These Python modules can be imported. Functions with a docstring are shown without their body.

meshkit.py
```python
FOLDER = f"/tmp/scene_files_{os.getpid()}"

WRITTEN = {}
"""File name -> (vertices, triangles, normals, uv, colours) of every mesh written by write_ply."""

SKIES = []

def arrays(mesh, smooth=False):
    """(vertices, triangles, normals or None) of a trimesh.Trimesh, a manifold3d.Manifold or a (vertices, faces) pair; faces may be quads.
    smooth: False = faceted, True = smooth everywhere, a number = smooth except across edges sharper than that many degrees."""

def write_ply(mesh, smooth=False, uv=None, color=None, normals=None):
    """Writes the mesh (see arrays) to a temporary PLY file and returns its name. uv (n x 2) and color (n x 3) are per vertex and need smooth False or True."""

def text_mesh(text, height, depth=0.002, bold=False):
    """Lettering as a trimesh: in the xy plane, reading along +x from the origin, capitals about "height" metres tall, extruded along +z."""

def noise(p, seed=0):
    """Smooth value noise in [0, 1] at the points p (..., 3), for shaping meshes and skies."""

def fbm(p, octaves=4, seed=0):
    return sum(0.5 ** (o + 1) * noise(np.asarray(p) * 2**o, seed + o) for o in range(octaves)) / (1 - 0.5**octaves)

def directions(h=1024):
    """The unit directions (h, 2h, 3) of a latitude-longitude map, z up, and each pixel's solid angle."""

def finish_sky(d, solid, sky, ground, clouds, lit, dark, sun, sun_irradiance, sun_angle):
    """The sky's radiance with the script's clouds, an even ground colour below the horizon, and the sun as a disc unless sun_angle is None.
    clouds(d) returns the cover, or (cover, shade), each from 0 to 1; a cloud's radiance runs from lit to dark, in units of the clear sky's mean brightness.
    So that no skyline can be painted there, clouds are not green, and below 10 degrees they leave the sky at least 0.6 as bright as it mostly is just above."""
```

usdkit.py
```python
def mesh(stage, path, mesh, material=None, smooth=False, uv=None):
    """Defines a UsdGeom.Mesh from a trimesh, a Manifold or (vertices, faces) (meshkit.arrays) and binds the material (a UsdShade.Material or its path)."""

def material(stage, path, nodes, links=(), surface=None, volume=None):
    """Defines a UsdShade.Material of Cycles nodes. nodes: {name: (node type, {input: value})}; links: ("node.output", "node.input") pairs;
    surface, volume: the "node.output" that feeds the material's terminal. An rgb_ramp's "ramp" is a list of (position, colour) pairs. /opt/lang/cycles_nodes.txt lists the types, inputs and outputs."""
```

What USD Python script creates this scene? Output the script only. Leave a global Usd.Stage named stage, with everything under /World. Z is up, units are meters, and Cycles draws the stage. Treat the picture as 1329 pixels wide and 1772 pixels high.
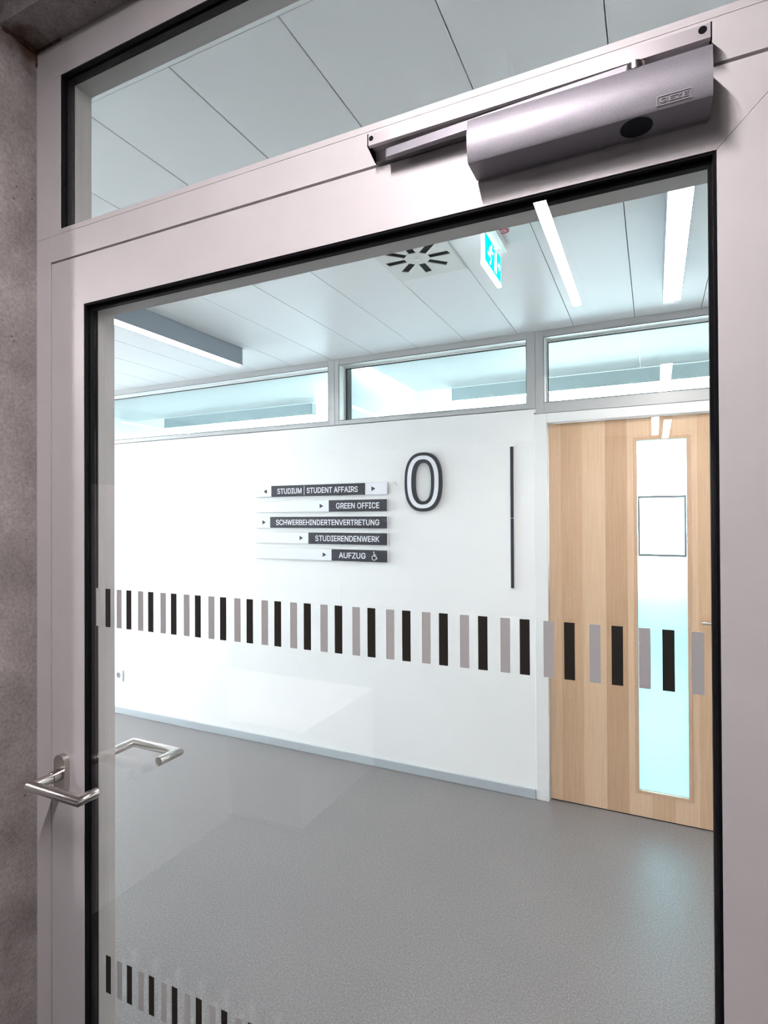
import math, random
import numpy as np
import trimesh
import manifold3d as m3
from shapely import affinity
from shapely.geometry import Polygon, LineString, Point, box as sbox
from shapely.ops import unary_union
import usdkit, meshkit
from pxr import Usd, UsdGeom, UsdLux, UsdShade, Gf, Sdf

random.seed(7)
stage = Usd.Stage.CreateInMemory()
UsdGeom.Xform.Define(stage, '/World')
UsdGeom.Scope.Define(stage, '/World/Looks')

# ---------------------------------------------------------------- camera, light, exposure
W_PX, H_PX = 1329, 1772
FOCAL_PX = 982.84
YAW, PITCH, ROLL = -0.443811, 0.007214, -0.004823
EYE = 1.615                                   # eye height
DOOR = 0.76                                   # front plane of the glass door
FAR = 3.30                                    # far corridor wall
CEIL = 2.665
EXPOSURE = 2.6

HALL_TINT = (1.0, 0.915, 0.945)
L_CORRIDOR = 14.5                             # luminaire radiance
L_HALL = 68.0
L_HALL_REAR = 14.0
L_SPOT = 130.0
L_OFFICE = 19.0
L_DAY = 3.0
L_END = 3.0


def look():
    cy, sy, cp, sp = math.cos(YAW), math.sin(YAW), math.cos(PITCH), math.sin(PITCH)
    f = np.array([sy * cp, cy * cp, sp])
    r = np.array([cy, -sy, 0.0])
    u = np.cross(r, f)
    c, s = math.cos(ROLL), math.sin(ROLL)
    r2, u2 = c * r + s * u, -s * r + c * u
    return r2, u2, f


cam = UsdGeom.Camera.Define(stage, '/World/camera')
r_, u_, f_ = look()
cam.AddTransformOp().Set(Gf.Matrix4d(*r_, 0, *u_, 0, *(-f_), 0, 0, 0, EYE, 1))
cam.CreateHorizontalApertureAttr(24.0)
cam.CreateVerticalApertureAttr(24.0 * H_PX / W_PX)
cam.CreateFocalLengthAttr(FOCAL_PX / W_PX * 24.0)
cam.CreateVerticalApertureOffsetAttr(0.0)
cam.CreateClippingRangeAttr(Gf.Vec2f(0.02, 200))
cam.CreateExposureAttr(EXPOSURE)

sky = UsdLux.DomeLight.Define(stage, '/World/sky')
sky.CreateIntensityAttr(1.0)
sky.CreateColorAttr(Gf.Vec3f(0.75, 0.9, 1.0))


def rect_light(name, w, h, pos, direction, radiance, color):
    l = UsdLux.RectLight.Define(stage, '/World/' + name)
    l.CreateWidthAttr(w)
    l.CreateHeightAttr(h)
    l.CreateIntensityAttr(radiance)
    l.CreateColorAttr(Gf.Vec3f(*color))
    d = np.array(direction, float); d /= np.linalg.norm(d)
    up = np.array([0, 0, 1.0]) if abs(d[2]) < .9 else np.array([0, 1.0, 0])
    x = np.cross(d, up); x /= np.linalg.norm(x)
    y = np.cross(x, d)
    l.AddTransformOp().Set(Gf.Matrix4d(*x, 0, *y, 0, *(-d), 0, *pos, 1))
    return l


# daylight just outside the two glazed ends of the building
rect_light('daylight_office', 12.5, 1.9, (-2.0, 8.25, 1.75), (0, -1, -0.05), L_DAY, (0.84, 0.97, 1.0))
rect_light('daylight_corridor', 2.2, 2.3, (-8.15, 2.07, 1.35), (1, 0, -0.05), L_END, (0.90, 0.98, 1.0))

# ---------------------------------------------------------------- materials
MAT = {}


def mat(name, nodes, links, surface):
    MAT[name] = usdkit.material(stage, '/World/Looks/' + name, nodes, links, surface=surface)


def plain(name, color, rough=0.5, metallic=0.0, spec=0.5, noise=0.0, scale=60, bump=0.0, bscale=200, bdist=0.001, detail=4, stretch=(1, 1, 1), lo=None, hi=None):
    """A principled surface with an even noise of tone and fine relief, in object space."""
    nodes = {'p': ('principled_bsdf', {'base_color': color, 'roughness': rough, 'metallic': metallic, 'specular_ior_level': spec}),
             'g': ('texture_coordinate', {}), 'm': ('mapping', {'scale': stretch})}
    links = [('g.object', 'm.vector')]
    if noise:
        nodes['n'] = ('noise_texture', {'scale': scale, 'detail': detail, 'roughness': 0.6})
        c = np.array(color)
        nodes['r'] = ('rgb_ramp', {'ramp': [(0.3, tuple(c * (1 - noise)) if lo is None else lo), (0.7, tuple(np.minimum(c * (1 + noise), 1)) if hi is None else hi)]})
        links += [('m.vector', 'n.vector'), ('n.fac', 'r.fac'), ('r.color', 'p.base_color')]
    if bump:
        nodes['bn'] = ('noise_texture', {'scale': bscale, 'detail': 3})
        nodes['b'] = ('bump', {'strength': bump, 'distance': bdist})
        links += [('m.vector', 'bn.vector'), ('bn.fac', 'b.height'), ('b.normal', 'p.normal')]
    mat(name, nodes, links, 'p.BSDF')


plain('aluminium', (0.57, 0.55, 0.545), 0.5, 0.15, noise=0.03, scale=9, stretch=(1, 1, 1), bump=0.05, bscale=700)
plain('aluminium_bead', (0.56, 0.54, 0.535), 0.5, 0.15, noise=0.03, scale=9)
plain('aluminium_inner', (0.44, 0.42, 0.41), 0.6, 0.0, spec=0.2, noise=0.02, scale=9)
plain('closer_paint', (0.25, 0.24, 0.265), 0.46, 0.4, noise=0.12, scale=900, detail=2, bump=0.12, bscale=1100, bdist=0.0004)
plain('closer_rail', (0.62, 0.59, 0.60), 0.3, 0.6, noise=0.02, scale=20)
plain('polished_steel', (0.75, 0.74, 0.74), 0.15, 1.0)
plain('brushed_steel', (0.63, 0.60, 0.57), 0.24, 1.0, noise=0.06, scale=250, stretch=(0.1, 1, 1), bump=0.05, bscale=500)
plain('rubber', (0.004, 0.004, 0.005), 0.6, spec=0.08)
plain('plastic_black', (0.008, 0.008, 0.014), 0.4, spec=0.2)
plain('white_paint', (0.80, 0.797, 0.79), 0.75, spec=0.2, noise=0.012, scale=3, bump=0.12, bscale=260, bdist=0.0006)
plain('hall_paint', (0.24, 0.235, 0.235), 0.75, spec=0.2, noise=0.02, scale=3)
plain('window_metal', (0.46, 0.455, 0.455), 0.4, 0.1, noise=0.02, scale=6)
plain('white_metal', (0.74, 0.74, 0.735), 0.4, noise=0.01, scale=6)
plain('ceiling_metal', (0.67, 0.678, 0.69), 0.45, spec=0.3, noise=0.012, scale=120, bump=0.04, bscale=900, bdist=0.0004)
plain('ceiling_plaster', (0.70, 0.72, 0.72), 0.7, spec=0.2)
plain('void_dark', (0.45, 0.45, 0.45), 0.9, spec=0.1)
plain('baseboard_grey', (0.40, 0.435, 0.46), 0.45, spec=0.4)
plain('luminaire_pale', (0.56, 0.63, 0.66), 0.5)
plain('closer_lettering', (0.40, 0.385, 0.41), 0.35, 0.5)
plain('luminaire_grey', (0.30, 0.33, 0.37), 0.45, 0.2)
plain('sign_black', (0.022, 0.022, 0.032), 0.35)
plain('sign_white', (0.74, 0.755, 0.79), 0.4)
plain('film_black', (0.018, 0.016, 0.012), 0.4, noise=0.15, scale=500)
plain('film_grey', (0.40, 0.40, 0.392), 0.5, noise=0.05, scale=700)
plain('label_red', (0.45, 0.03, 0.06), 0.5)
plain('socket_white', (0.75, 0.75, 0.75), 0.35)
plain('sealant_brown', (0.07, 0.03, 0.015), 0.7, noise=0.8, scale=110, lo=(0.015, 0.009, 0.007), hi=(0.17, 0.07, 0.03))
plain('vent_plate', (0.58, 0.58, 0.565), 0.4, noise=0.01)
plain('steel_grey', (0.25, 0.265, 0.28), 0.35, 0.5)


def veneer(name, base, dark):
    mat(name, {
        'g': ('geometry', {}), 'm': ('mapping', {'scale': (38, 4, 1.1)}), 'n': ('noise_texture', {'scale': 3.0, 'detail': 6, 'roughness': 0.65, 'distortion': 0.4}),
        'm2': ('mapping', {'scale': (60, 4, 900)}), 'n2': ('noise_texture', {'scale': 0.6, 'detail': 2}),
        'r': ('rgb_ramp', {'ramp': [(0.28, dark), (0.62, base)]}), 'r2': ('rgb_ramp', {'ramp': [(0.3, (0.90, 0.88, 0.86)), (0.6, (1, 1, 1))]}),
        'mx': ('mix_color', {'blend_type': 'multiply', 'fac': 0.7}),
        'p': ('principled_bsdf', {'roughness': 0.42, 'specular_ior_level': 0.35})},
        [('g.position', 'm.vector'), ('m.vector', 'n.vector'), ('n.fac', 'r.fac'), ('g.position', 'm2.vector'), ('m2.vector', 'n2.vector'), ('n2.fac', 'r2.fac'),
         ('r.color', 'mx.a'), ('r2.color', 'mx.b'), ('mx.result', 'p.base_color')], 'p.BSDF')


veneer('veneer_light', (0.71, 0.505, 0.345), (0.62, 0.42, 0.27))
veneer('veneer_mid', (0.63, 0.425, 0.275), (0.55, 0.355, 0.215))
veneer('veneer_dark', (0.555, 0.36, 0.225), (0.47, 0.295, 0.175))
veneer('veneer_trim', (0.58, 0.39, 0.26), (0.51, 0.33, 0.21))

# speckled linoleum: fine grains of two tones over a slow cloud
mat('linoleum', {
    'g': ('geometry', {}), 'n': ('noise_texture', {'scale': 150, 'detail': 5, 'roughness': 0.72}), 'c': ('noise_texture', {'scale': 2.2, 'detail': 4}),
    'r': ('rgb_ramp', {'ramp': [(0.36, (0.150, 0.138, 0.137)), (0.5, (0.212, 0.197, 0.196)), (0.64, (0.285, 0.267, 0.265))]}),
    'r2': ('rgb_ramp', {'ramp': [(0.3, (0.93, 0.94, 0.95)), (0.7, (1, 1, 1))]}),
    'mx': ('mix_color', {'blend_type': 'multiply', 'fac': 1.0}),
    'bn': ('noise_texture', {'scale': 260, 'detail': 3}), 'b': ('bump', {'strength': 0.12, 'distance': 0.001}),
    'p': ('principled_bsdf', {'roughness': 0.42, 'specular_ior_level': 0.4})},
    [('g.position', 'n.vector'), ('g.position', 'c.vector'), ('n.fac', 'r.fac'), ('c.fac', 'r2.fac'), ('r.color', 'mx.a'), ('r2.color', 'mx.b'), ('mx.result', 'p.base_color'),
     ('g.position', 'bn.vector'), ('bn.fac', 'b.height'), ('b.normal', 'p.normal')], 'p.BSDF')
plain('parapet_paint', (0.55, 0.54, 0.54), 0.7, spec=0.2, noise=0.02, scale=3)
plain('hall_floor', (0.095, 0.093, 0.092), 0.5, noise=0.1, scale=150)

# fair-faced concrete: clouds, grain, pin holes and a rusty run where two joints meet
mat('concrete', {
    'g': ('geometry', {}), 'c': ('noise_texture', {'scale': 7, 'detail': 6, 'roughness': 0.65}), 'f': ('noise_texture', {'scale': 140, 'detail': 5, 'roughness': 0.7}),
    'rc': ('rgb_ramp', {'ramp': [(0.32, (0.245, 0.222, 0.212)), (0.68, (0.44, 0.405, 0.39))]}),
    'rf': ('rgb_ramp', {'ramp': [(0.3, (0.62, 0.60, 0.60)), (0.62, (1, 1, 1))]}),
    'mx': ('mix_color', {'blend_type': 'multiply', 'fac': 0.9}),
    'v': ('voronoi_texture', {'scale': 55, 'randomness': 1.0}), 'vn': ('noise_texture', {'scale': 12, 'detail': 2}),
    'vr': ('rgb_ramp', {'ramp': [(0.05, (0, 0, 0)), (0.15, (1, 1, 1))]}), 'vm': ('rgb_ramp', {'ramp': [(0.54, (0, 0, 0)), (0.60, (1, 1, 1))]}),
    'inv': ('math', {'math_type': 'subtract', 'value1': 1.0}), 'pit': ('math', {'math_type': 'multiply'}),
    'pm': ('mix_color', {'blend_type': 'mix', 'b': (0.07, 0.05, 0.05)}),
    'd': ('vector_math', {'math_type': 'distance', 'vector2': (-1.165, 0.735, 2.595)}), 'dn': ('noise_texture', {'scale': 30, 'detail': 5}),
    'da': ('math', {'math_type': 'multiply_add', 'value2': 0.10, 'value3': -0.055}), 'ds': ('math', {'math_type': 'add'}),
    'dr': ('map_range', {'from_min': 0.006, 'from_max': 0.060, 'to_min': 0.92, 'to_max': 0.0, 'clamp': True}),
    'sm': ('mix_color', {'blend_type': 'mix', 'b': (0.085, 0.045, 0.03)}),
    'hb': ('bump', {'strength': 0.45, 'distance': 0.0015}), 'ha': ('math', {'math_type': 'subtract'}),
    'p': ('principled_bsdf', {'roughness': 0.8, 'specular_ior_level': 0.25})},
    [('g.position', 'c.vector'), ('g.position', 'f.vector'), ('c.fac', 'rc.fac'), ('f.fac', 'rf.fac'), ('rc.color', 'mx.a'), ('rf.color', 'mx.b'),
     ('g.position', 'v.vector'), ('g.position', 'vn.vector'), ('v.distance', 'vr.fac'), ('vn.fac', 'vm.fac'), ('vr.color', 'inv.value2'), ('inv.value', 'pit.value1'), ('vm.color', 'pit.value2'),
     ('pit.value', 'pm.fac'), ('mx.result', 'pm.a'),
     ('g.position', 'd.vector1'), ('g.position', 'dn.vector'), ('dn.fac', 'da.value1'), ('d.value', 'ds.value1'), ('da.value', 'ds.value2'), ('ds.value', 'dr.value'), ('dr.result', 'sm.fac'),
     ('pm.result', 'sm.a'), ('sm.result', 'p.base_color'),
     ('f.fac', 'ha.value1'), ('pit.value', 'ha.value2'), ('ha.value', 'hb.height'), ('hb.normal', 'p.normal')], 'p.BSDF')


def glass(name, tint):
    """A clear pane: what its surfaces reflect by Fresnel, else straight through. The index is turned over on the way out, so that a pane is no mirror from inside."""
    mat(name, {'g': ('geometry', {}), 'i': ('mix_float', {'a': 1.5, 'b': 1 / 1.5}), 'f': ('fresnel', {}), 't': ('transparent_bsdf', {'color': tint}),
               's': ('glossy_bsdf', {'color': (1, 1, 1), 'roughness': 0.0}), 'x': ('mix_closure', {})},
        [('g.backfacing', 'i.fac'), ('i.result', 'f.IOR'), ('f.fac', 'x.fac'), ('t.BSDF', 'x.closure1'), ('s.BSDF', 'x.closure2')], 'x.closure')


glass('glass_clear', (0.994, 0.9955, 0.995))
glass('glass_cyan', (0.875, 0.97, 0.985))
mat('glass_satin', {'d': ('translucent_bsdf', {'color': (0.36, 0.62, 0.68)}), 't': ('refraction_bsdf', {'color': (0.68, 0.885, 0.925), 'roughness': 0.30, 'IOR': 1.25}),
                    's': ('principled_bsdf', {'base_color': (0.50, 0.66, 0.70), 'roughness': 0.3}), 'y': ('mix_closure', {'fac': 0.75}), 'x': ('mix_closure', {'fac': 0.15})},
    [('d.BSDF', 'y.closure1'), ('t.BSDF', 'y.closure2'), ('y.closure', 'x.closure1'), ('s.BSDF', 'x.closure2')], 'x.closure')


def emit(name, color, strength):
    mat(name, {'e': ('emission', {'color': color, 'strength': strength})}, [], 'e.emission')


emit('lamp_corridor', (1.0, 0.962, 0.925), L_CORRIDOR)
emit('lamp_corridor_dim', (0.97, 0.985, 1.0), L_CORRIDOR * 0.38)
emit('lamp_office', (0.93, 0.99, 1.0), L_OFFICE)
emit('lamp_hall', HALL_TINT, L_HALL)
emit('lamp_hall_rear', HALL_TINT, L_HALL_REAR)
emit('lamp_round', HALL_TINT, L_SPOT)
emit('sign_green', (0.0, 0.62, 0.66), 0.32)
emit('sign_lit_white', (0.85, 1.0, 1.0), 0.45)


# ---------------------------------------------------------------- prims
USED = {}


def path_for(name, parent):
    base = parent or '/World'
    k = (base, name)
    n = USED[k] = USED.get(k, -1) + 1
    return f'{base}/{name}' + (f'_{n:03d}' if n else '')


def tag(prim, label=None, cat=None, group=None, kind=None):
    for k, v in (('label', label), ('category', cat), ('group', group), ('kind', kind)):
        if v:
            prim.SetCustomDataByKey(k, v)


def thing(name, label, cat, loc=(0, 0, 0), group=None, kind=None):
    x = UsdGeom.Xform.Define(stage, path_for(name, None))
    x.AddTranslateOp().Set(Gf.Vec3d(*map(float, loc)))
    tag(x.GetPrim(), label, cat, group, kind)
    x.ORIGIN = np.array(loc, float)
    return x


ORIGINS = {}


def part(name, mesh, material, parent, label=None, smooth=False):
    """A mesh given in world coordinates, stored under its thing (or under a part of it)."""
    ppath = str(parent.GetPath())
    org = ORIGINS.get(ppath)
    if org is None:
        org = getattr(parent, 'ORIGIN', np.zeros(3))
    path = path_for(name, ppath)
    v, f, n = meshkit.arrays(mesh, smooth)
    me = trimesh.Trimesh(np.asarray(v) - org, f, process=False)
    g = usdkit.mesh(stage, path, me, MAT[material], smooth=smooth)
    ORIGINS[path] = org
    if label:
        tag(g.GetPrim(), label)
    return g


def single(name, mesh, material, label, cat, group=None, kind=None, smooth=False):
    g = usdkit.mesh(stage, path_for(name, None), mesh, MAT[material], smooth=smooth)
    tag(g.GetPrim(), label, cat, group, kind)
    return g


def structure(name, label, cat, loc=(0, 0, 0)):
    return thing(name, label, cat, loc, kind='structure')


# ---------------------------------------------------------------- shapes
def bx(x0, x1, y0, y1, z0, z1, b=0.0):
    """A box, its edges chamfered by b."""
    lo, hi = np.array([x0, y0, z0], float), np.array([x1, y1, z1], float)
    if b <= 0:
        m = trimesh.creation.box(extents=hi - lo)
        m.apply_translation((lo + hi) / 2)
        return m
    b = min(b, 0.49 * (hi - lo).min())
    pts = []
    for sx in (0, 1):
        for sy in (0, 1):
            for sz in (0, 1):
                c = np.where([sx, sy, sz], hi, lo)
                inward = np.where([sx, sy, sz], -b, b)
                for k in range(3):
                    p = c + inward
                    p[k] = c[k]
                    pts.append(p)
    return trimesh.convex.convex_hull(np.array(pts))


def cat(*ms):
    return trimesh.util.concatenate(list(ms))


def extrude(poly, depth):
    gs = getattr(poly, 'geoms', [poly])
    return cat(*[trimesh.creation.extrude_polygon(g, depth, engine='earcut') for g in gs if g.area > 0])


def on_wall(poly, y_front, depth):
    """A shape in (x, z) as a slab whose front, towards -y, lies at y_front."""
    m = extrude(poly, depth) if not isinstance(poly, trimesh.Trimesh) else poly
    v = m.vertices.copy()
    return trimesh.Trimesh(np.c_[v[:, 0], y_front + depth - v[:, 2], v[:, 1]], m.faces, process=False)


def flat(poly, z_low, depth):
    m = extrude(poly, depth)
    m.apply_translation([0, 0, z_low])
    return m


def facing_x(poly, x_low, depth):
    m = extrude(poly, depth)
    v = m.vertices
    return trimesh.Trimesh(np.c_[x_low + v[:, 2], v[:, 0], v[:, 1]], m.faces, process=False)


def along_x(profile, x0, x1):
    """A profile in (y, z) swept from x0 to x1."""
    return facing_x(Polygon(profile), x0, x1 - x0)


def rect_ring(x0, x1, z0, z1, ix0, ix1, iz0, iz1):
    return sbox(x0, z0, x1, z1).difference(sbox(ix0, iz0, ix1, iz1))


def rod(a, b, r, n=28):
    return trimesh.creation.cylinder(radius=r, segment=[a, b], sections=n)


def clip(mesh, point, normal):
    return trimesh.intersections.slice_mesh_plane(mesh, normal, point, cap=True, engine='earcut')


def bent_rod(pts, r, n=32):
    """A round bar through pts with sharp mitred bends, its ends cut square."""
    pts = [np.array(p, float) for p in pts]
    out = []
    for i in range(len(pts) - 1):
        a, b = pts[i], pts[i + 1]
        d = (b - a) / np.linalg.norm(b - a)
        a2, b2 = (a - d * r * 1.5 if i > 0 else a), (b + d * r * 1.5 if i < len(pts) - 2 else b)
        m = m3.Manifold.cylinder(float(np.linalg.norm(b2 - a2)), r, r, n)
        z = d
        x = np.cross([0, 0, 1.0], z) if abs(z[2]) < .9 else np.array([1.0, 0, 0])
        x /= np.linalg.norm(x)
        y = np.cross(z, x)
        m = m.transform(np.c_[x, y, z, a2])
        if i > 0:
            p = (pts[i] - pts[i - 1]) / np.linalg.norm(pts[i] - pts[i - 1])
            k = (d + p) / np.linalg.norm(d + p)
            m = m.trim_by_plane(tuple(k), float(k @ pts[i]))
        if i < len(pts) - 2:
            q = (pts[i + 2] - pts[i + 1]) / np.linalg.norm(pts[i + 2] - pts[i + 1])
            k = -(d + q) / np.linalg.norm(d + q)
            m = m.trim_by_plane(tuple(k), float(k @ pts[i + 1]))
        out.append(m)
    return m3.Manifold.batch_boolean(out, m3.OpType.Add)


def text_on_wall(text, x0, x1, z0, z1, y_front, depth, bold=False):
    t = meshkit.text_mesh(text, 1.0, depth, bold)
    lo, hi = t.bounds
    v = t.vertices.copy()
    v[:, 0] = x0 + (v[:, 0] - lo[0]) / (hi[0] - lo[0]) * (x1 - x0)
    v[:, 1] = z0 + v[:, 1] * (z1 - z0)                # text_mesh stands on its baseline with capitals 1 tall
    return on_wall(trimesh.Trimesh(v, t.faces, process=False), y_front, depth)


def superellipse(cx, cz, a, b, e=2.5, n=96):
    t = np.linspace(0, 2 * np.pi, n, endpoint=False)
    c, s = np.cos(t), np.sin(t)
    return Polygon(np.c_[cx + a * np.sign(c) * np.abs(c) ** (2 / e), cz + b * np.sign(s) * np.abs(s) ** (2 / e)])


# ================================================================ 1. THE SHELL
XL, XR = -8.0, 2.6                            # ends of the corridor
single('floor', bx(XL - .3, XR + .3, 0.80, 8.4, -0.12, 0.0), 'linoleum', 'speckled grey linoleum floor of the corridor behind the glass door', 'floor', kind='structure')
single('floor', bx(-5.4, 2.4, -7.8, 0.80, -0.12, 0.0), 'hall_floor', 'dark grey floor of the entrance hall in front of the glass door', 'floor', kind='structure')

# concrete wall with the shallow reveal of the door opening
OX0, OX1, OZ = -1.164, 0.213, 2.592
hole = sbox(OX0, -1, OX1, OZ)
single('wall_entrance', on_wall(sbox(-5.4, -0.0, 2.4, 3.0).difference(hole), 0.684, 0.166), 'concrete',
       'bare concrete wall around the glass door, with pin holes and a rusty stain', 'wall', kind='structure')
single('wall_near', on_wall(sbox(XL, 0, XR, 2.80).difference(hole), 0.85, 0.03), 'white_paint', 'white painted corridor side of the entrance wall', 'wall', kind='structure')
def bead(a, b, r0):
    a, b = np.array(a), np.array(b)
    m = rod(tuple(a), tuple(b), r0, 10).subdivide().subdivide().subdivide()
    m.vertices += (meshkit.fbm(m.vertices * 160, 3)[:, None] - .5) * 1.6 * r0
    return m


sealant = cat(bead((-1.1625, .690, 2.5915), (-1.1625, .757, 2.5910), .0040), bead((-1.1625, .7590, 2.5915), (-1.085, .7592, 2.5916), .0030), bead((-1.1635, .7590, 2.5915), (-1.1635, .7590, 2.560), .0024))
single('sealant_bead', sealant, 'sealant_brown', 'rust brown sealant line in the upper corner of the concrete reveal', 'sealant', smooth=40)

# far corridor wall, with the openings of the high windows and of the wooden door
JL, JR = -0.617, 0.56                         # door_2: outer edges of its frame
far_wall = sbox(XL, 0, XR, CEIL + .12).difference(unary_union([sbox(-6.2, 2.222, -0.607, CEIL + .05), sbox(-0.607, 2.19, 1.45, CEIL + .05), sbox(JL, -1, JR, 2.20)]))
single('wall_far', on_wall(far_wall, FAR, 0.12), 'white_paint', 'white painted far wall of the corridor carrying the direction signs', 'wall', kind='structure')
single('wall_end', cat(bx(XL - .1, XL, .85, 1.0, 0, 2.8), bx(XL - .1, XL, 3.15, 3.42, 0, 2.8), bx(XL - .1, XL, 1.0, 3.15, 2.5, 2.8), bx(XL - .1, XL, 1.0, 3.15, 0, 0.2)),
       'white_paint', 'white end wall of the corridor around its tall daylight window', 'wall', kind='structure')
single('wall_right', bx(XR, XR + .1, 0.85, 8.2, 0, 2.9), 'white_paint', 'white right-hand end wall of the corridor and offices', 'wall', kind='structure')

# baseboard along the far wall, from the corridor's end to the wooden door
single('baseboard_far', bx(XL, JL - .001, FAR - .011, FAR - .0005, 0.0005, 0.056, .0025), 'baseboard_grey', 'low blue-grey baseboard along the white wall', 'baseboard', kind='structure')

# ceiling of metal panels running across the corridor, 310 mm wide, with narrow open joints
ceiling = structure('ceiling', 'pale grey metal panel ceiling of the corridor with fine joints', 'ceiling', (0, 0, CEIL))
part('ceiling_board', bx(XL, XR, 0.88, FAR, CEIL + .022, CEIL + .05), 'void_dark', ceiling, 'dark void above the joints')
part('border_strip', bx(XL, XR, 0.88, 0.972, CEIL - .004, CEIL + .021, .001), 'ceiling_plaster', ceiling, 'plain strip along the door wall')
PITCH_X, X_JOINT = 0.31, -0.085
for k in range(-26, 9):
    a = X_JOINT + k * PITCH_X
    if a < XL - .2 or a + PITCH_X > XR + .25:
        continue
    part('ceiling_panel', bx(max(a + .0011, XL), min(a + PITCH_X - .0011, XR), 0.976, FAR - .006, CEIL, CEIL + .02, .0016), 'ceiling_metal', ceiling)

# offices behind the far wall
for x0, x1 in ((-8.0, -7.88), (-5.25, -5.13), (-1.96, -1.868)):
    single('wall_partition', bx(x0, x1, FAR + .12, 8.0, 0, 2.93), 'white_paint', {-8.0: 'white end wall of the far office', -5.25: 'white wall between the two offices to the left', -1.96: 'white partition seen through the middle high window'}[x0], 'wall', kind='structure')
single('wall_back', cat(bx(XL, XR, 8.0, 8.12, 0, 0.8), bx(XL, XR, 8.0, 8.12, 2.68, 2.93), *[bx(x, x + .16, 8.0, 8.12, .8, 2.68) for x in (-8.0, -5.27, -1.96, .3, 2.44)]), 'white_paint',
       'white outer wall of the offices with its ribbon of windows', 'wall', kind='structure')
office_ceiling = structure('ceiling', 'bright office ceiling seen through the high windows', 'ceiling', (0, 0, CEIL))
for k, (x0, x1) in enumerate(((-8.0, -5.25), (-5.13, -3.55), (-3.546, -1.96), (-1.805, -0.72), (-0.717, -0.082), (-0.079, 1.16), (1.163, XR))):
    part('ceiling_panel', bx(x0, x1, FAR + .12, 4.46, CEIL + .004, CEIL + .03, .002), 'ceiling_metal', office_ceiling)
part('upper_ceiling', bx(XL, XR, 4.46, 8.0, 2.90, 2.93), 'ceiling_plaster', office_ceiling, 'higher rear part of the office ceiling')
part('bulkhead', bx(XL, XR, 4.43, 4.458, CEIL + .031, 2.91), 'ceiling_plaster', office_ceiling)

# entrance hall in front of the door: it shows only as reflections in the glass
single('wall_hall_left', bx(-5.4, -5.25, -7.6, 0.68, 0, 3.0), 'hall_paint', 'pale left wall of the entrance hall', 'wall', kind='structure')
single('wall_hall_right', bx(2.2, 2.4, -7.6, 0.68, 0, 3.0), 'hall_paint', 'pale right wall of the entrance hall', 'wall', kind='structure')
single('wall_hall_back', bx(-5.4, 2.4, -7.8, -7.6, 0, 3.0), 'hall_paint', 'pale rear wall of the entrance hall', 'wall', kind='structure')
single('ceiling', bx(-5.4, 2.4, -7.6, 0.68, 2.80, 3.0), 'hall_paint', 'plain pale ceiling of the entrance hall', 'ceiling', kind='structure')
single('wall_parapet', cat(bx(-2.22, -2.07, -.86, .66, 0, 1.70, .004), bx(-2.25, -2.04, -.89, .66, 1.70, 1.75, .004)), 'parapet_paint', 'pale parapet with a coping, mirrored faintly at the left edge of the door glass', 'wall', kind='structure')
single('wall_parapet', bx(-4.2, -1.65, -1.75, -.90, 0, .50, .004), 'parapet_paint', 'low pale plinth, mirrored faintly in the lower door glass', 'wall', kind='structure')

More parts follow.
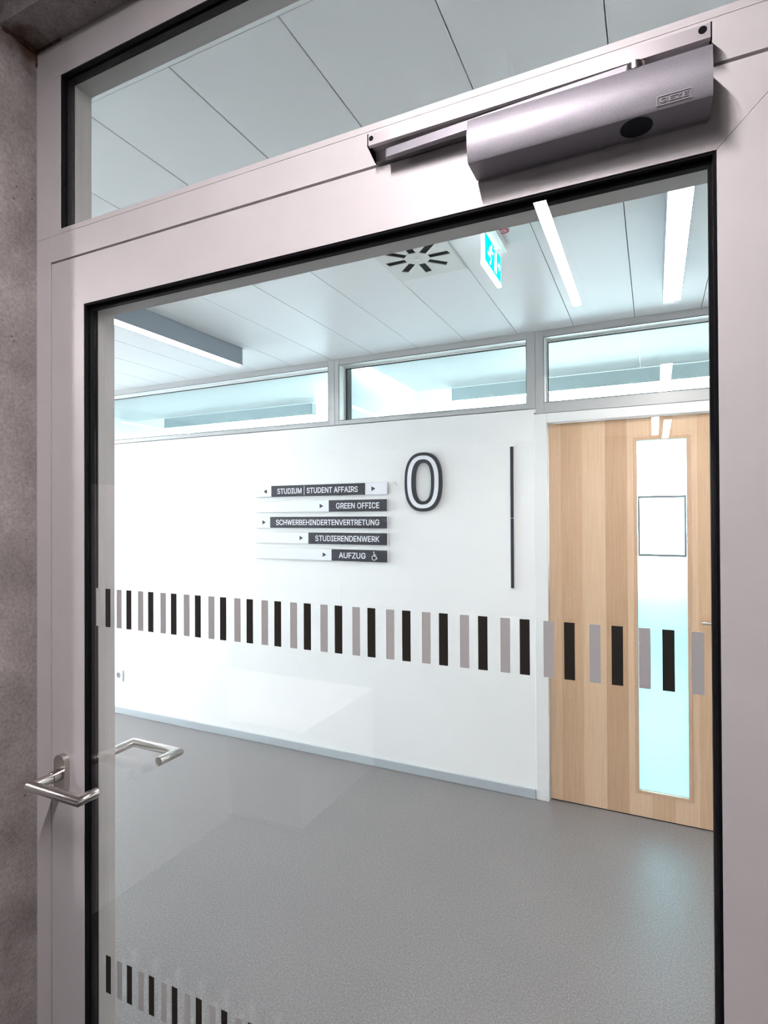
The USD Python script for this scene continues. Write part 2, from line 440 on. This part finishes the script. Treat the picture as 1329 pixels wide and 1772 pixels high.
# ================================================================ 2. DOOR FRAME AND GLASS DOOR
LX0, LX1, LZ1 = -1.1160, 0.1650, 2.1360       # leaf
GX0, GX1, GZ0, GZ1 = -1.0190, 0.0685, 0.19, 2.0390     # its glazed opening
BACK = 0.830
frame = structure('trim_1', 'pinkish grey aluminium door frame with a transom light, set in the concrete reveal', 'door frame', (0, DOOR, 0))
TX0, TX1, TZ0, TZ1 = -1.0885, 0.1375, 2.2040, 2.5190   # transom glass opening
e = .0001
part('jamb', bx(OX0, LX0 - .003, DOOR, BACK + .012, 0, 2.1935, e), 'aluminium', frame)
part('jamb', bx(LX1 + .003, OX1, DOOR, BACK + .012, 0, 2.1935, e), 'aluminium', frame)
part('transom_bar', bx(LX0 - .003, LX1 + .003, DOOR, BACK + .012, LZ1 + .0045, 2.1935, e), 'aluminium', frame)
part('glazing_bead', bx(TX0, TX1, DOOR - .0002, BACK, 2.1940, TZ0, e), 'aluminium_bead', frame)
part('transom_stile', bx(OX0, TX0, DOOR, BACK, 2.1940, TZ1, e), 'aluminium', frame)
part('transom_stile', bx(TX1, OX1, DOOR, BACK, 2.1940, TZ1, e), 'aluminium', frame)
part('head', bx(OX0, OX1, DOOR, BACK, TZ1 + .0002, OZ, e), 'aluminium', frame)
part('seal', cat(bx(LX0 - .02, LX0 + .004, DOOR + .022, DOOR + .036, 0, LZ1 + .01), bx(LX1 - .004, LX1 + .02, DOOR + .022, DOOR + .036, 0, LZ1 + .01), bx(LX0 - .02, LX1 + .02, DOOR + .022, DOOR + .036, LZ1 - .003, LZ1 + .012)), 'rubber', frame, 'black rubber seal in the joint around the door leaf')

P1, P2 = (.768, .772), (.783, .787)           # front and rear pane


def gasket(x0, x1, z0, z1, inl, inr, inb, intop):
    """Black glazing seal: a thin lip in front of the pane and a spacer between the panes, seen through the front one."""
    lip = .0035
    front = on_wall(rect_ring(x0, x1, z0, z1, x0 + lip, x1 - lip, z0 + .0002, z1 - lip), DOOR + .0015, P1[0] - DOOR - .0017)
    spacer = on_wall(rect_ring(x0, x1, z0, z1, x0 + inl, x1 - inr, z0 + inb, z1 - intop), P1[1] + .0002, P2[0] - P1[1] - .0004)
    rear = on_wall(rect_ring(x0, x1, z0, z1, x0 + .0015, x1 - .0015, z0 + .0015, z1 - .0015), P2[1] + .0002, .0035)
    lining = on_wall(rect_ring(x0, x1, z0, z1, x0 + .0002, x1 - .0002, z0 + .0002, z1 - .0002), DOOR + .0015, P2[1] - DOOR - .0013)
    return cat(front, spacer, rear, lining)


def reveal(x0, x1, z0, z1, t=.0012):
    """Pale beads behind the glass that line the opening."""
    return on_wall(rect_ring(x0, x1, z0, z1, x0 + t, x1 - t, z0 + t, z1 - t), P2[1] + .0045, BACK - P2[1] - .0046)


transom = structure('window_1', 'long transom window above the glass door', 'window', (0, DOOR, 0))
part('gasket', gasket(TX0, TX1, TZ0, TZ1, .0025, .005, .003, .006), 'rubber', transom)
part('bead', reveal(TX0, TX1, TZ0, TZ1), 'aluminium_inner', transom)
for a, b in (P1, P2):
    part('pane', bx(TX0 + .0003, TX1 - .0003, a, b, TZ0 + .0003, TZ1 - .0003), 'glass_clear', transom)

door = structure('door_1', 'framed glass entrance door with two rows of black and grey stripes', 'door', (LX0, DOOR, 0))


def mitred(points):
    return on_wall(Polygon(points), DOOR, BACK - DOOR)


g = .00025
part('stile', mitred([(LX0, 0.012), (GX0, GZ0), (GX0, GZ1), (LX0, LZ1)]), 'aluminium', door)
part('stile', mitred([(LX1, 0.012), (LX1, LZ1), (GX1 + g, GZ1 - g), (GX1, GZ0)]), 'aluminium', door)
part('top_rail', mitred([(LX0 + g, LZ1), (GX0 + g, GZ1), (GX1 - g, GZ1), (LX1 - 3 * g, LZ1)]), 'aluminium', door)
part('bottom_rail', mitred([(LX0 + g, 0.012), (LX1 - g, 0.012), (GX1 - g, GZ0), (GX0 + g, GZ0)]), 'aluminium', door)
part('gasket', gasket(GX0, GX1, GZ0, GZ1, .0025, .0075, .004, .0085), 'rubber', door, 'black glazing seal')
part('bead', reveal(GX0, GX1, GZ0, GZ1), 'aluminium_inner', door)
pane = part('pane', bx(GX0 + .0003, GX1 - .0003, *P1, GZ0 + .0003, GZ1 - .0003), 'glass_clear', door)
part('pane', bx(GX0 + .0003, GX1 - .0003, *P2, GZ0 + .0003, GZ1 - .0003), 'glass_clear', door)
SP, S0, SG = 0.05735, -0.967, -0.9932
for z0, z1 in ((1.4020, 1.4760), (0.6945, 0.7660)):
    for k in range(19):
        for x, m_, l_ in ((SG + k * SP, 'film_grey', 'grey film stripe'), (S0 + k * SP, 'film_black', 'black film stripe')):
            if x + .0132 < GX1 - .004 and not (k == 0 and z0 < 1 and m_ == 'film_grey'):
                part('safety_stripe', bx(x, x + .0132, P1[0] - .0006, P1[0] - .0001, z0, z1), m_, pane, l_)


def lever(sign, y_face, thick, yb, y_end):
    """Rosette, lever and the bar that bends back towards the door; sign -1 outside, +1 inside."""
    hx, hz = -1.078, 1.101
    st = LineString([(hx, hz - .0225), (hx, hz + .0225)]).buffer(.0165, 24)
    y0 = y_face if sign > 0 else y_face - thick
    plate = part('rosette', on_wall(st, y0, thick), 'brushed_steel', door, 'oval steel rosette')
    part('collar', rod((hx, y_face + sign * thick, hz), (hx, y_face + sign * (thick + .016), hz), .0115), 'brushed_steel', plate, smooth=40)
    part('handle', bent_rod([(hx, y_face + sign * thick, hz), (hx, yb, hz), (-.9455, yb, hz), (-.9455, y_end, hz)], .0096), 'brushed_steel', door, 'U-shaped brushed steel lever handle', smooth=35)


lever(-1, DOOR, .0115, .694, .730)
lever(+1, BACK, .017, .930, .878)

# ================================================================ 3. DOOR CLOSER
CX0, CX1, CZ0, CZ1 = -0.2160, 0.0618, 2.0742, 2.1302
closer = thing('door_closer', 'metallic grey door closer with slide rail above the glass door', 'door closer', (CX0, DOOR, CZ0))
yf = [(.7130, .0000), (.7085, .0010)]
face = [(.7135 - .0050 * math.sin(math.pi * t) ** .9, CZ0 + .0015 + t * (CZ1 - CZ0 - .0015)) for t in np.linspace(0, 1, 20)]
prof = [(.7565, CZ0), (.7145, CZ0)] + face + [(.7565, CZ1 + .0005)]
part('cover', along_x(prof, CX0, CX1), 'closer_paint', closer, 'satin metallic cover', smooth=35)
part('base_plate', bx(CX0 + .002, CX1 - .002, .7566, .7599, CZ0 - .001, CZ1, .0005), 'closer_paint', closer)
part('valve_cap', rod((-.0155, .7345, CZ0 - .0006), (-.0155, .7345, CZ0 + .006), .0178, 40), 'plastic_black', closer, 'round black valve cap under the cover', smooth=40)
# maker's lettering, raised in a narrow raised frame at the right end of the cover
gx0, gx1, gz0, gz1 = .0060, .0415, 2.0774, 2.0872
yl = float(np.interp(2.0845, [p[1] for p in face], [p[0] for p in face]))
fr = on_wall(rect_ring(gx0, gx1, gz0, gz1, gx0 + .0011, gx1 - .0011, gz0 + .0011, gz1 - .0011), yl - .0008, .0022)
tx = text_on_wall('GEZE', gx0 + .0035, gx1 - .0035, gz0 + .0027, gz1 - .0027, yl - .0008, .0022, True)
emb = cat(fr, tx)
sl = np.interp(emb.vertices[:, 2], [p[1] for p in face], [p[0] for p in face]) - yl
emb.vertices[:, 1] += sl
part('maker_lettering', emb, 'closer_lettering', closer, 'raised lettering GEZE in a raised frame')
RX0, RX1 = -.3710, .0628
rail_prof = [(.7300, 2.1505), (.7300, 2.1670), (.7315, 2.1682), (.7599, 2.1682), (.7599, 2.1408), (.7560, 2.1408), (.7535, 2.1545), (.7370, 2.1545), (.7340, 2.1490)]
part('slide_rail', along_x(rail_prof, RX0 + .0015, RX1 - .0015), 'closer_rail', closer, 'pale slide rail fixed to the frame')
cap_prof = [(.7296, 2.1500), (.7296, 2.1674), (.7312, 2.1686), (.7599, 2.1686), (.7599, 2.1405), (.7550, 2.1405), (.7385, 2.1470)]
for x0 in (RX0, RX1 - .0015):
    part('rail_end_cap', along_x(cap_prof, x0, x0 + .0015), 'rubber', closer, 'black end cap of the rail')
for x, z, r in ((-.3648, 2.1602, .0036), (.0535, 2.1612, .0044)):
    part('screw_hole', rod((x, .7297, z), (x, .7330, z), r, 24), 'rubber', closer, 'dark screw hole in the rail')
a0, a1 = np.array([-.3435, .7430]), np.array([-.0155, .7290])
arm_poly = LineString([a0, a1]).buffer(.0042, 16)
part('closer_arm', flat(arm_poly, 2.1330, .0125), 'closer_paint', closer, 'flat arm between rail and cover', smooth=30)
part('arm_pivot', cat(rod((-.0155, .7225, CZ1), (-.0155, .7225, 2.1385), .0105, 32), rod((-.0155, .7225, 2.1385), (-.0155, .7225, 2.1415), .0070, 32)), 'brushed_steel', closer, 'shiny round pivot of the arm', smooth=35)

# ================================================================ 4. HIGH WINDOWS AND WOODEN DOOR
WZ0, WZ1 = 2.2545, 2.6270
WTOP = CEIL + .048


def high_window(label, fx0, fx1, fz0, ix0, ix1, iz0=WZ0):
    w = structure('window_%d' % high_window.n, label, 'window', (fx0, FAR, fz0))
    high_window.n += 1
    f0, f1 = FAR - .004, FAR + .10
    o = dict(b=.0015)
    part('frame', cat(bx(fx0, ix0, f0, f1, fz0, WTOP, **o), bx(ix1, fx1, f0, f1, fz0, WTOP, **o), bx(ix0, ix1, f0 + .0004, f1, WZ1, WTOP, **o), bx(ix0, ix1, f0 + .0004, f1, fz0, iz0, **o)), 'window_metal', w)
    t = .010
    part('bead', on_wall(rect_ring(ix0, ix1, iz0, WZ1, ix0 + t, ix1 - t, iz0 + t * .4, WZ1 - t), FAR + .074, .012), 'white_metal', w)
    part('gasket', on_wall(rect_ring(ix0 + t, ix1 - t, iz0 + t * .4, WZ1 - t, ix0 + t + .003, ix1 - t - .003, iz0 + t * .4 + .003, WZ1 - t - .003), FAR + .073, .013), 'rubber', w)
    part('gasket', on_wall(rect_ring(ix0, ix1, iz0, WZ1, ix0 + .0022, ix1 - .0022, iz0 + .0022, WZ1 - .0022), FAR - .0035, .002), 'rubber', w)
    part('pane', bx(ix0 + .001, ix1 - .001, FAR + .0865, FAR + .0925, iz0 + .001, WZ1 - .001), 'glass_cyan', w)
    part('reveal', on_wall(rect_ring(ix0, ix1, iz0, WZ1, ix0 + .0015, ix1 - .0015, iz0 + .0015, WZ1 - .0015), FAR - .001, .074), 'white_metal', w)
    return w


high_window.n = 2
high_window('long high window to the left above the direction signs', -6.19, -1.9315, 2.2265, -6.15, -1.979)
high_window('middle high window above the numeral on the white wall', -1.9305, -.6075, 2.2265, -1.897, -.6565)
high_window('high window above the wooden door', -.6065, 1.44, 2.195, -.5595, 1.40)

d2 = structure('door_2', 'pale maple office door with a tall frosted glass strip', 'door', (-.54, FAR + .03, 0))
part('frame', cat(bx(JL + .0005, -.5445, FAR - .006, FAR + .10, 0, 2.1925, .002), bx(.5, JR, FAR - .006, FAR + .10, 0, 2.1925, .002), bx(-.5445, .5, FAR - .006, FAR + .10, 2.1385, 2.1925, .002)), 'white_metal', d2, 'white steel door frame')
DX0, DX1, DZ0, DZ1 = -.541, .497, .008, 2.135
VX0, VX1, VZ0, VZ1 = -.0985, .1715, .1290, 2.0300        # oak trim of the glass strip
IX0, IX1, IZ0, IZ1 = -.0815, .1545, .1460, 2.0140        # glass
yd = FAR + .033
core = sbox(DX0, DZ0, DX1, DZ1).difference(sbox(VX0, VZ0, VX1, VZ1))
part('door_core', on_wall(core, yd, .042), 'veneer_dark', d2)
edges = [DX0, -.475, -.3605, -.2405, -.131, -.0205, .089, .2025, .312, .42, DX1]
tones = ['veneer_light', 'veneer_mid', 'veneer_light', 'veneer_dark', 'veneer_light', 'veneer_mid', 'veneer_light', 'veneer_mid', 'veneer_light', 'veneer_mid']
for a, b, t in zip(edges[:-1], edges[1:], tones):
    s = sbox(a + .0002, DZ0, b - .0002, DZ1).difference(sbox(VX0, VZ0, VX1, VZ1))
    part('veneer_strip', on_wall(s, yd - .0012, .0011), t, d2)
part('glass_trim', on_wall(rect_ring(VX0 + .0005, VX1 - .0005, VZ0 + .0005, VZ1 - .0005, IX0, IX1, IZ0, IZ1), yd - .004, .046), 'veneer_trim', d2, 'maple trim around the frosted glass')
part('frosted_pane', bx(IX0, IX1, yd + .014, yd + .020, IZ0, IZ1), 'glass_satin', d2, 'tall frosted glass strip')
part('seal', bx(DX0, DX1, yd + .004, yd + .038, .0005, .0078), 'rubber', d2, 'black drop seal under the door')
hz = 1.068
hd = part('handle', bent_rod([(.452, yd - .001, hz), (.452, yd - .058, hz), (.2145, yd - .058, hz)], .0085), 'brushed_steel', d2, 'brushed steel lever handle', smooth=35)
part('rosette', rod((.452, yd - .009, hz), (.452, yd - .0015, hz), .026), 'brushed_steel', d2, smooth=35)

# paper sign in its grey holder on the frosted strip
hold = thing('sign_holder', 'square grey-framed sign holder on the frosted glass strip of the wooden door', 'door sign', (-.0775, yd + .012, 1.395))
part('frame', on_wall(rect_ring(-.0785, .1515, 1.394, 1.716, -.0695, .1425, 1.405, 1.705), yd + .0095, .004), 'steel_grey', hold)
part('cover', bx(-.0695, .1425, yd + .0105, yd + .0120, 1.405, 1.705), 'glass_clear', hold, 'clear cover')

# ================================================================ 5. SIGNS ON THE WHITE WALL
SX0, SX1 = -2.583, -1.5385
TXT_H = .036


def arrow(cx, cz, right=True):
    s = .0155
    p = Polygon([(-s * .85, -s), (s * 1.0, 0), (-s * .85, s)])
    if not right:
        p = affinity.scale(p, -1, 1, origin=(0, 0))
    return affinity.translate(p, cx, cz)


def wheelchair(cx, cz, h):
    q = unary_union([Point(-.06, .43).buffer(.075), LineString([(-.05, .30), (-.02, .0), (.20, .0), (.30, -.30), (.40, -.26)]).buffer(.045, cap_style=2, join_style=1),
                     LineString([(-.04, .17), (.17, .17)]).buffer(.035), LineString([(.26 * math.cos(t) - .03, .26 * math.sin(t) - .20) for t in np.linspace(math.radians(125), math.radians(345), 24)]).buffer(.04)])
    return affinity.translate(affinity.scale(q, h, h, origin=(0, 0)), cx, cz)


def direction_sign(k, z0, dark0, dark1, words, label, arrows, wc=None):
    z1 = z0 + .0765
    t = thing('direction_sign', label, 'direction sign', (SX0, FAR, z0), group='stacked direction signs on the white wall')
    part('plate', bx(SX0, SX1, FAR - .019, FAR - .004, z0, z1, .0012), 'sign_white', t, 'white plate')
    part('spacer', bx(SX0 + .04, SX1 - .04, FAR - .004, FAR - .0002, z0 + .02, z1 - .02), 'sign_white', t)
    y = FAR - .019
    part('text_field', bx(dark0, dark1, y - .0016, y - .0001, z0, z1, .0004), 'sign_black', t, 'black text field')
    x0, x1, s = words
    zc = (z0 + z1) / 2
    part('lettering', text_on_wall(s, x0, x1, zc - TXT_H / 2, zc + TXT_H / 2, y - .0022, .0005, True), 'sign_white', t, 'white lettering ' + s)
    for cx, right in arrows:
        part('arrow', on_wall(arrow(cx, zc, right), y - .0007, .0006), 'sign_black', t, 'black arrow')
    if wc:
        part('wheelchair_symbol', on_wall(wheelchair(wc, zc, TXT_H * 1.6), y - .0022, .0005), 'sign_white', t, 'white wheelchair symbol')


direction_sign(0, 1.7545, -2.440, -1.695, (-2.388, -1.748, 'STUDIUM | STUDENT AFFAIRS'), 'topmost direction sign reading STUDIUM STUDENT AFFAIRS between two white ends', [(-2.492, False), (-1.636, True)])
direction_sign(1, 1.6465, -1.969, SX1, (-1.913, -1.593, 'GREEN OFFICE'), 'direction sign reading GREEN OFFICE, second from the top', [(-2.028, True)])
direction_sign(2, 1.5365, -2.451, SX1, (-2.400, -1.593, 'SCHWERBEHINDERTENVERTRETUNG'), 'direction sign reading SCHWERBEHINDERTENVERTRETUNG, middle of the stack', [(-2.506, True)])
direction_sign(3, 1.4290, -2.132, SX1, (-2.076, -1.593, 'STUDIERENDENWERK'), 'direction sign reading STUDIERENDENWERK, second from the bottom', [(-2.191, True)])
direction_sign(4, 1.3190, -1.950, SX1, (-1.893, -1.693, 'AUFZUG'), 'lowest direction sign reading AUFZUG with a wheelchair symbol', [(-2.006, True)], wc=-1.630)

num = thing('floor_number', 'raised black and white numeral 0 beside the direction signs', 'wall number', (-1.292, FAR, 1.826))
cx, cz = -1.2925, 1.8255
part('backing', on_wall(superellipse(cx, cz, .1230, .1830).difference(superellipse(cx, cz, .0540, .1200)), FAR - .020, .0198), 'sign_black', num, 'black numeral body')
part('inlay', on_wall(superellipse(cx, cz, .1040, .1635).difference(superellipse(cx, cz, .0770, .1400)), FAR - .0225, .0024), 'sign_white', num, 'white inlaid ring')

strip = thing('wall_strip', 'slim vertical black strip on the white wall next to the wooden door', 'wall strip', (-.743, FAR, 1.19))
part('backing', bx(-.7575, -.7285, FAR - .004, FAR - .0002, 1.185, 2.022, .001), 'sign_white', strip)
part('insert', bx(-.7515, -.7345, FAR - .0105, FAR - .0042, 1.194, 1.5985, .0008), 'sign_black', strip)
part('insert', bx(-.7515, -.7345, FAR - .0105, FAR - .0042, 1.6015, 2.014, .0008), 'sign_black', strip)

sock = thing('wall_socket', 'white power socket low on the far wall', 'socket', (-3.99, FAR, .316))
pl = on_wall(sbox(-4.032, .274, -3.948, .358).buffer(.004).difference(Point(-3.990, .316).buffer(.024, 24)), FAR - .011, .0108)
part('cover_plate', pl, 'socket_white', sock)
part('insert', rod((-3.990, FAR - .0035, .316), (-3.990, FAR - .0005, .316), .0238), 'steel_grey', sock, 'recessed contact well')
part('contact_hole', cat(rod((-3.9995, FAR - .0042, .316), (-3.9995, FAR - .003, .316), .003, 12), rod((-3.9805, FAR - .0042, .316), (-3.9805, FAR - .003, .316), .003, 12)), 'rubber', sock)

# ================================================================ 6. ON THE CORRIDOR CEILING
def luminaire_y(label, xc, y0, y1, ztop, lamp, group, name='ceiling_light', w=.074, h=.105):
    t = thing(name, label, 'ceiling light', (xc, (y0 + y1) / 2, ztop), group=group)
    part('housing', cat(bx(xc - w / 2, xc - w / 2 + .003, y0, y1, ztop - h, ztop, .0006), bx(xc + w / 2 - .003, xc + w / 2, y0, y1, ztop - h, ztop, .0006), bx(xc - w / 2, xc + w / 2, y0, y0 + .003, ztop - h, ztop, .0006), bx(xc - w / 2, xc + w / 2, y1 - .003, y1, ztop - h, ztop, .0006),
                         bx(xc - w / 2 + .003, xc + w / 2 - .003, y0 + .003, y1 - .003, ztop - .004, ztop)), 'luminaire_grey', t)
    part('diffuser', bx(xc - w / 2 + .0032, xc + w / 2 - .0032, y0 + .0032, y1 - .0032, ztop - h + .001, ztop - h + .006), lamp, t, 'glowing white diffuser')
    return t


def luminaire_x(label, yc, x0, x1, ztop, lamp, group, w=.062, h=.105):
    t = thing('ceiling_light', label, 'ceiling light', ((x0 + x1) / 2, yc, ztop), group=group)
    part('housing', cat(bx(x0, x1, yc - w / 2, yc - w / 2 + .003, ztop - h, ztop, .0006), bx(x0, x1, yc + w / 2 - .003, yc + w / 2, ztop - h, ztop, .0006), bx(x0, x0 + .003, yc - w / 2, yc + w / 2, ztop - h, ztop, .0006), bx(x1 - .003, x1, yc - w / 2, yc + w / 2, ztop - h, ztop, .0006),
                         bx(x0 + .003, x1 - .003, yc - w / 2 + .003, yc + w / 2 - .003, ztop - .004, ztop)), 'luminaire_pale', t)
    part('diffuser', bx(x0 + .0032, x1 - .0032, yc - w / 2 + .0032, yc + w / 2 - .0032, ztop - h + .001, ztop - h + .006), lamp, t, 'glowing white diffuser')
    return t


GC = 'box lights across the corridor ceiling'
luminaire_y('glowing box light on the corridor ceiling above the wooden door', .078, 1.42, 2.815, CEIL - .0005, 'lamp_corridor', GC)
luminaire_y('grey-sided box light on the corridor ceiling beyond the direction signs', -2.347, 1.42, 2.815, CEIL - .0005, 'lamp_corridor_dim', GC)
luminaire_y('box light on the corridor ceiling towards its bright left end', -4.75, 1.42, 2.815, CEIL - .0005, 'lamp_corridor', GC)
luminaire_y('box light at the far left end of the corridor ceiling', -7.15, 1.42, 2.815, CEIL - .0005, 'lamp_corridor', GC)
luminaire_y('box light on the corridor ceiling right of the wooden door', 2.35, 1.42, 2.815, CEIL - .0005, 'lamp_corridor', GC)
GO = 'box lights in the offices behind the high windows'
luminaire_x('box light in the office seen through the long left window', 4.50, -4.72, -2.86, CEIL + .003, 'lamp_office', GO)
luminaire_x('long box light in the office seen through the middle and right windows', 4.50, -1.50, 1.10, CEIL + .003, 'lamp_office', GO)

# swirl outlet: a square plate with eight radial slots
vx, vy = -.862, 2.139
vent = thing('air_vent', 'square ceiling air vent with eight black radial slots', 'air vent', (vx, vy, CEIL))
slots = unary_union([affinity.rotate(Polygon([(vx + .050, vy - .0150), (vx + .132, vy - .0155), (vx + .137, vy + .0155), (vx + .050, vy + .0150)]), 45 * k, origin=(vx, vy)) for k in range(8)])
part('plate', flat(sbox(vx - .153, vy - .172, vx + .153, vy + .176).difference(slots), CEIL - .005, .0035), 'vent_plate', vent)
part('plenum', flat(sbox(vx - .150, vy - .168, vx + .150, vy + .172), CEIL - .0014, .0012), 'rubber', vent, 'black depth behind the slots')
part('hub', cat(rod((vx, vy, CEIL - .0085), (vx, vy, CEIL - .0051), .010, 28)), 'polished_steel', vent, 'round centre screw', smooth=40)

# lit escape sign, hung edge-on below the ceiling
ex = -.535
sign = thing('exit_sign', 'lit green escape route sign hanging from the corridor ceiling', 'exit sign', (ex, 2.06, CEIL))
ey0, ey1, ez0, ez1 = 1.938, 2.178, 2.508, 2.618
part('ceiling_box', bx(ex - .012, ex + .030, ey0 - .03, ey1 + .01, CEIL - .034, CEIL - .0005, .003), 'white_metal', sign, 'white housing on the ceiling')
for y in (ey0 + .02, ey1 - .034):
    part('hanger', bx(ex - .006, ex + .006, y, y + .014, ez1 - .003, CEIL - .033), 'white_metal', sign)
body = part('plate', bx(ex - .006, ex + .006, ey0, ey1, ez0, ez1), 'sign_lit_white', sign, 'lit white plate')
part('bottom_edge', bx(ex - .008, ex + .0085, ey0, ey1, ez0 - .011, ez0 - .001), 'sign_lit_white', body)
fx = ex + .0062
H = ez1 - ez0
u0, v0 = ey0, ez0
field = sbox(u0 + .010, v0 + .006, u0 + .232, v0 + H - .006)
man = unary_union([Point(.098, .088).buffer(.0085), LineString([(.092, .076), (.078, .050)]).buffer(.0085), LineString([(.080, .050), (.092, .036), (.080, .018), (.072, .016)]).buffer(.0055, join_style=1),
                   LineString([(.076, .048), (.060, .040), (.046, .044)]).buffer(.0055, join_style=1), LineString([(.090, .074), (.106, .062), (.116, .070)]).buffer(.0042, join_style=1),
                   LineString([(.088, .073), (.070, .072), (.064, .058)]).buffer(.0042, join_style=1)])
doorway = sbox(.128, .012, .172, .098).difference(sbox(.128, .012, .166, .092)).union(Polygon([(.134, .012), (.166, .012), (.166, .092), (.140, .084)]))
arrow_p = unary_union([sbox(.186, .049, .210, .059), Polygon([(.203, .034), (.226, .054), (.203, .074)])])
icons = affinity.translate(unary_union([man, doorway, arrow_p]), u0, v0 + .002)
part('green_field', facing_x(field.difference(icons), fx, .0012), 'sign_green', sign, 'glowing green field')
part('pictogram', facing_x(field.intersection(icons), fx, .0010), 'sign_lit_white', sign, 'white running figure, doorway and arrow')

dot = thing('ceiling_label', 'small round red label on the ceiling next to the escape sign', 'label', (-.494, 2.074, CEIL))
part('disc', flat(Point(-.494, 2.076).buffer(.021, 24), CEIL - .0016, .0014), 'label_red', dot)
marks = unary_union([affinity.rotate(sbox(-.494 + dx - .0022, 2.076 + dy - .005, -.494 + dx + .0022, 2.076 + dy + .005), rot) for dx, dy, rot in ((-.008, .003, 20), (-.001, .006, -30), (.007, .002, 15), (-.006, -.008, 60), (.004, -.008, -70))])
part('marking', flat(marks, CEIL - .0021, .0004), 'sign_white', dot, 'pale printed marks')

# ================================================================ 7. LAMPS OF THE ENTRANCE HALL (seen as reflections)
GH = 'box lights on the hall ceiling, mirrored in the door glass'
luminaire_y('box light on the hall ceiling right in front of the glass door', -.350, -.42, .12, 2.80, 'lamp_hall', GH, w=.05, h=.10)
luminaire_y('box light on the hall ceiling, mirrored in the door glass right of the escape sign', -.350, -1.52, -.43, 2.80, 'lamp_hall_rear', GH, w=.05, h=.10)
for x, l in ((.020, 'first of two remote box lights in the hall, mirrored above the frosted strip'), (.150, 'second of two remote box lights in the hall, mirrored above the frosted strip')):
    luminaire_y(l, x, -7.0 - .4 * (x > .1), -5.45 - .25 * (x > .1), 2.80, 'lamp_hall_rear', GH, w=.085, h=.10)
lamp = thing('round_ceiling_light', 'round opal ceiling lamp at the left of the entrance hall', 'ceiling light', (-3.2, -.66, 2.80))
part('rim', trimesh.creation.annulus(.098, .11, .05).apply_translation((-3.2, -.66, 2.774)), 'luminaire_grey', lamp)
part('diffuser', rod((-3.2, -.66, 2.752), (-3.2, -.66, 2.79), .0975, 40), 'lamp_round', lamp, 'glowing opal disc')

# office ribbon window glass and the corridor's end window
off = structure('window_5', 'ribbon of outer office windows behind the high windows', 'window', (0, 8.0, .8))
for x0, x1 in ((-7.84, -5.27), (-5.11, -1.96), (-1.80, .30), (.46, 2.44)):
    part('pane', bx(x0, x1, 8.05, 8.056, .8, 2.68), 'glass_clear', off)
endw = structure('window_6', 'tall daylight window at the left end of the corridor', 'window', (XL, 2.07, .2))
part('pane', bx(XL - .055, XL - .05, 1.0, 3.15, .2, 2.5), 'glass_clear', endw)
part('frame', cat(*[bx(XL - .07, XL - .03, y, y + .05, .2, 2.5) for y in (1.0, 2.05, 3.10)]), 'window_metal', endw)
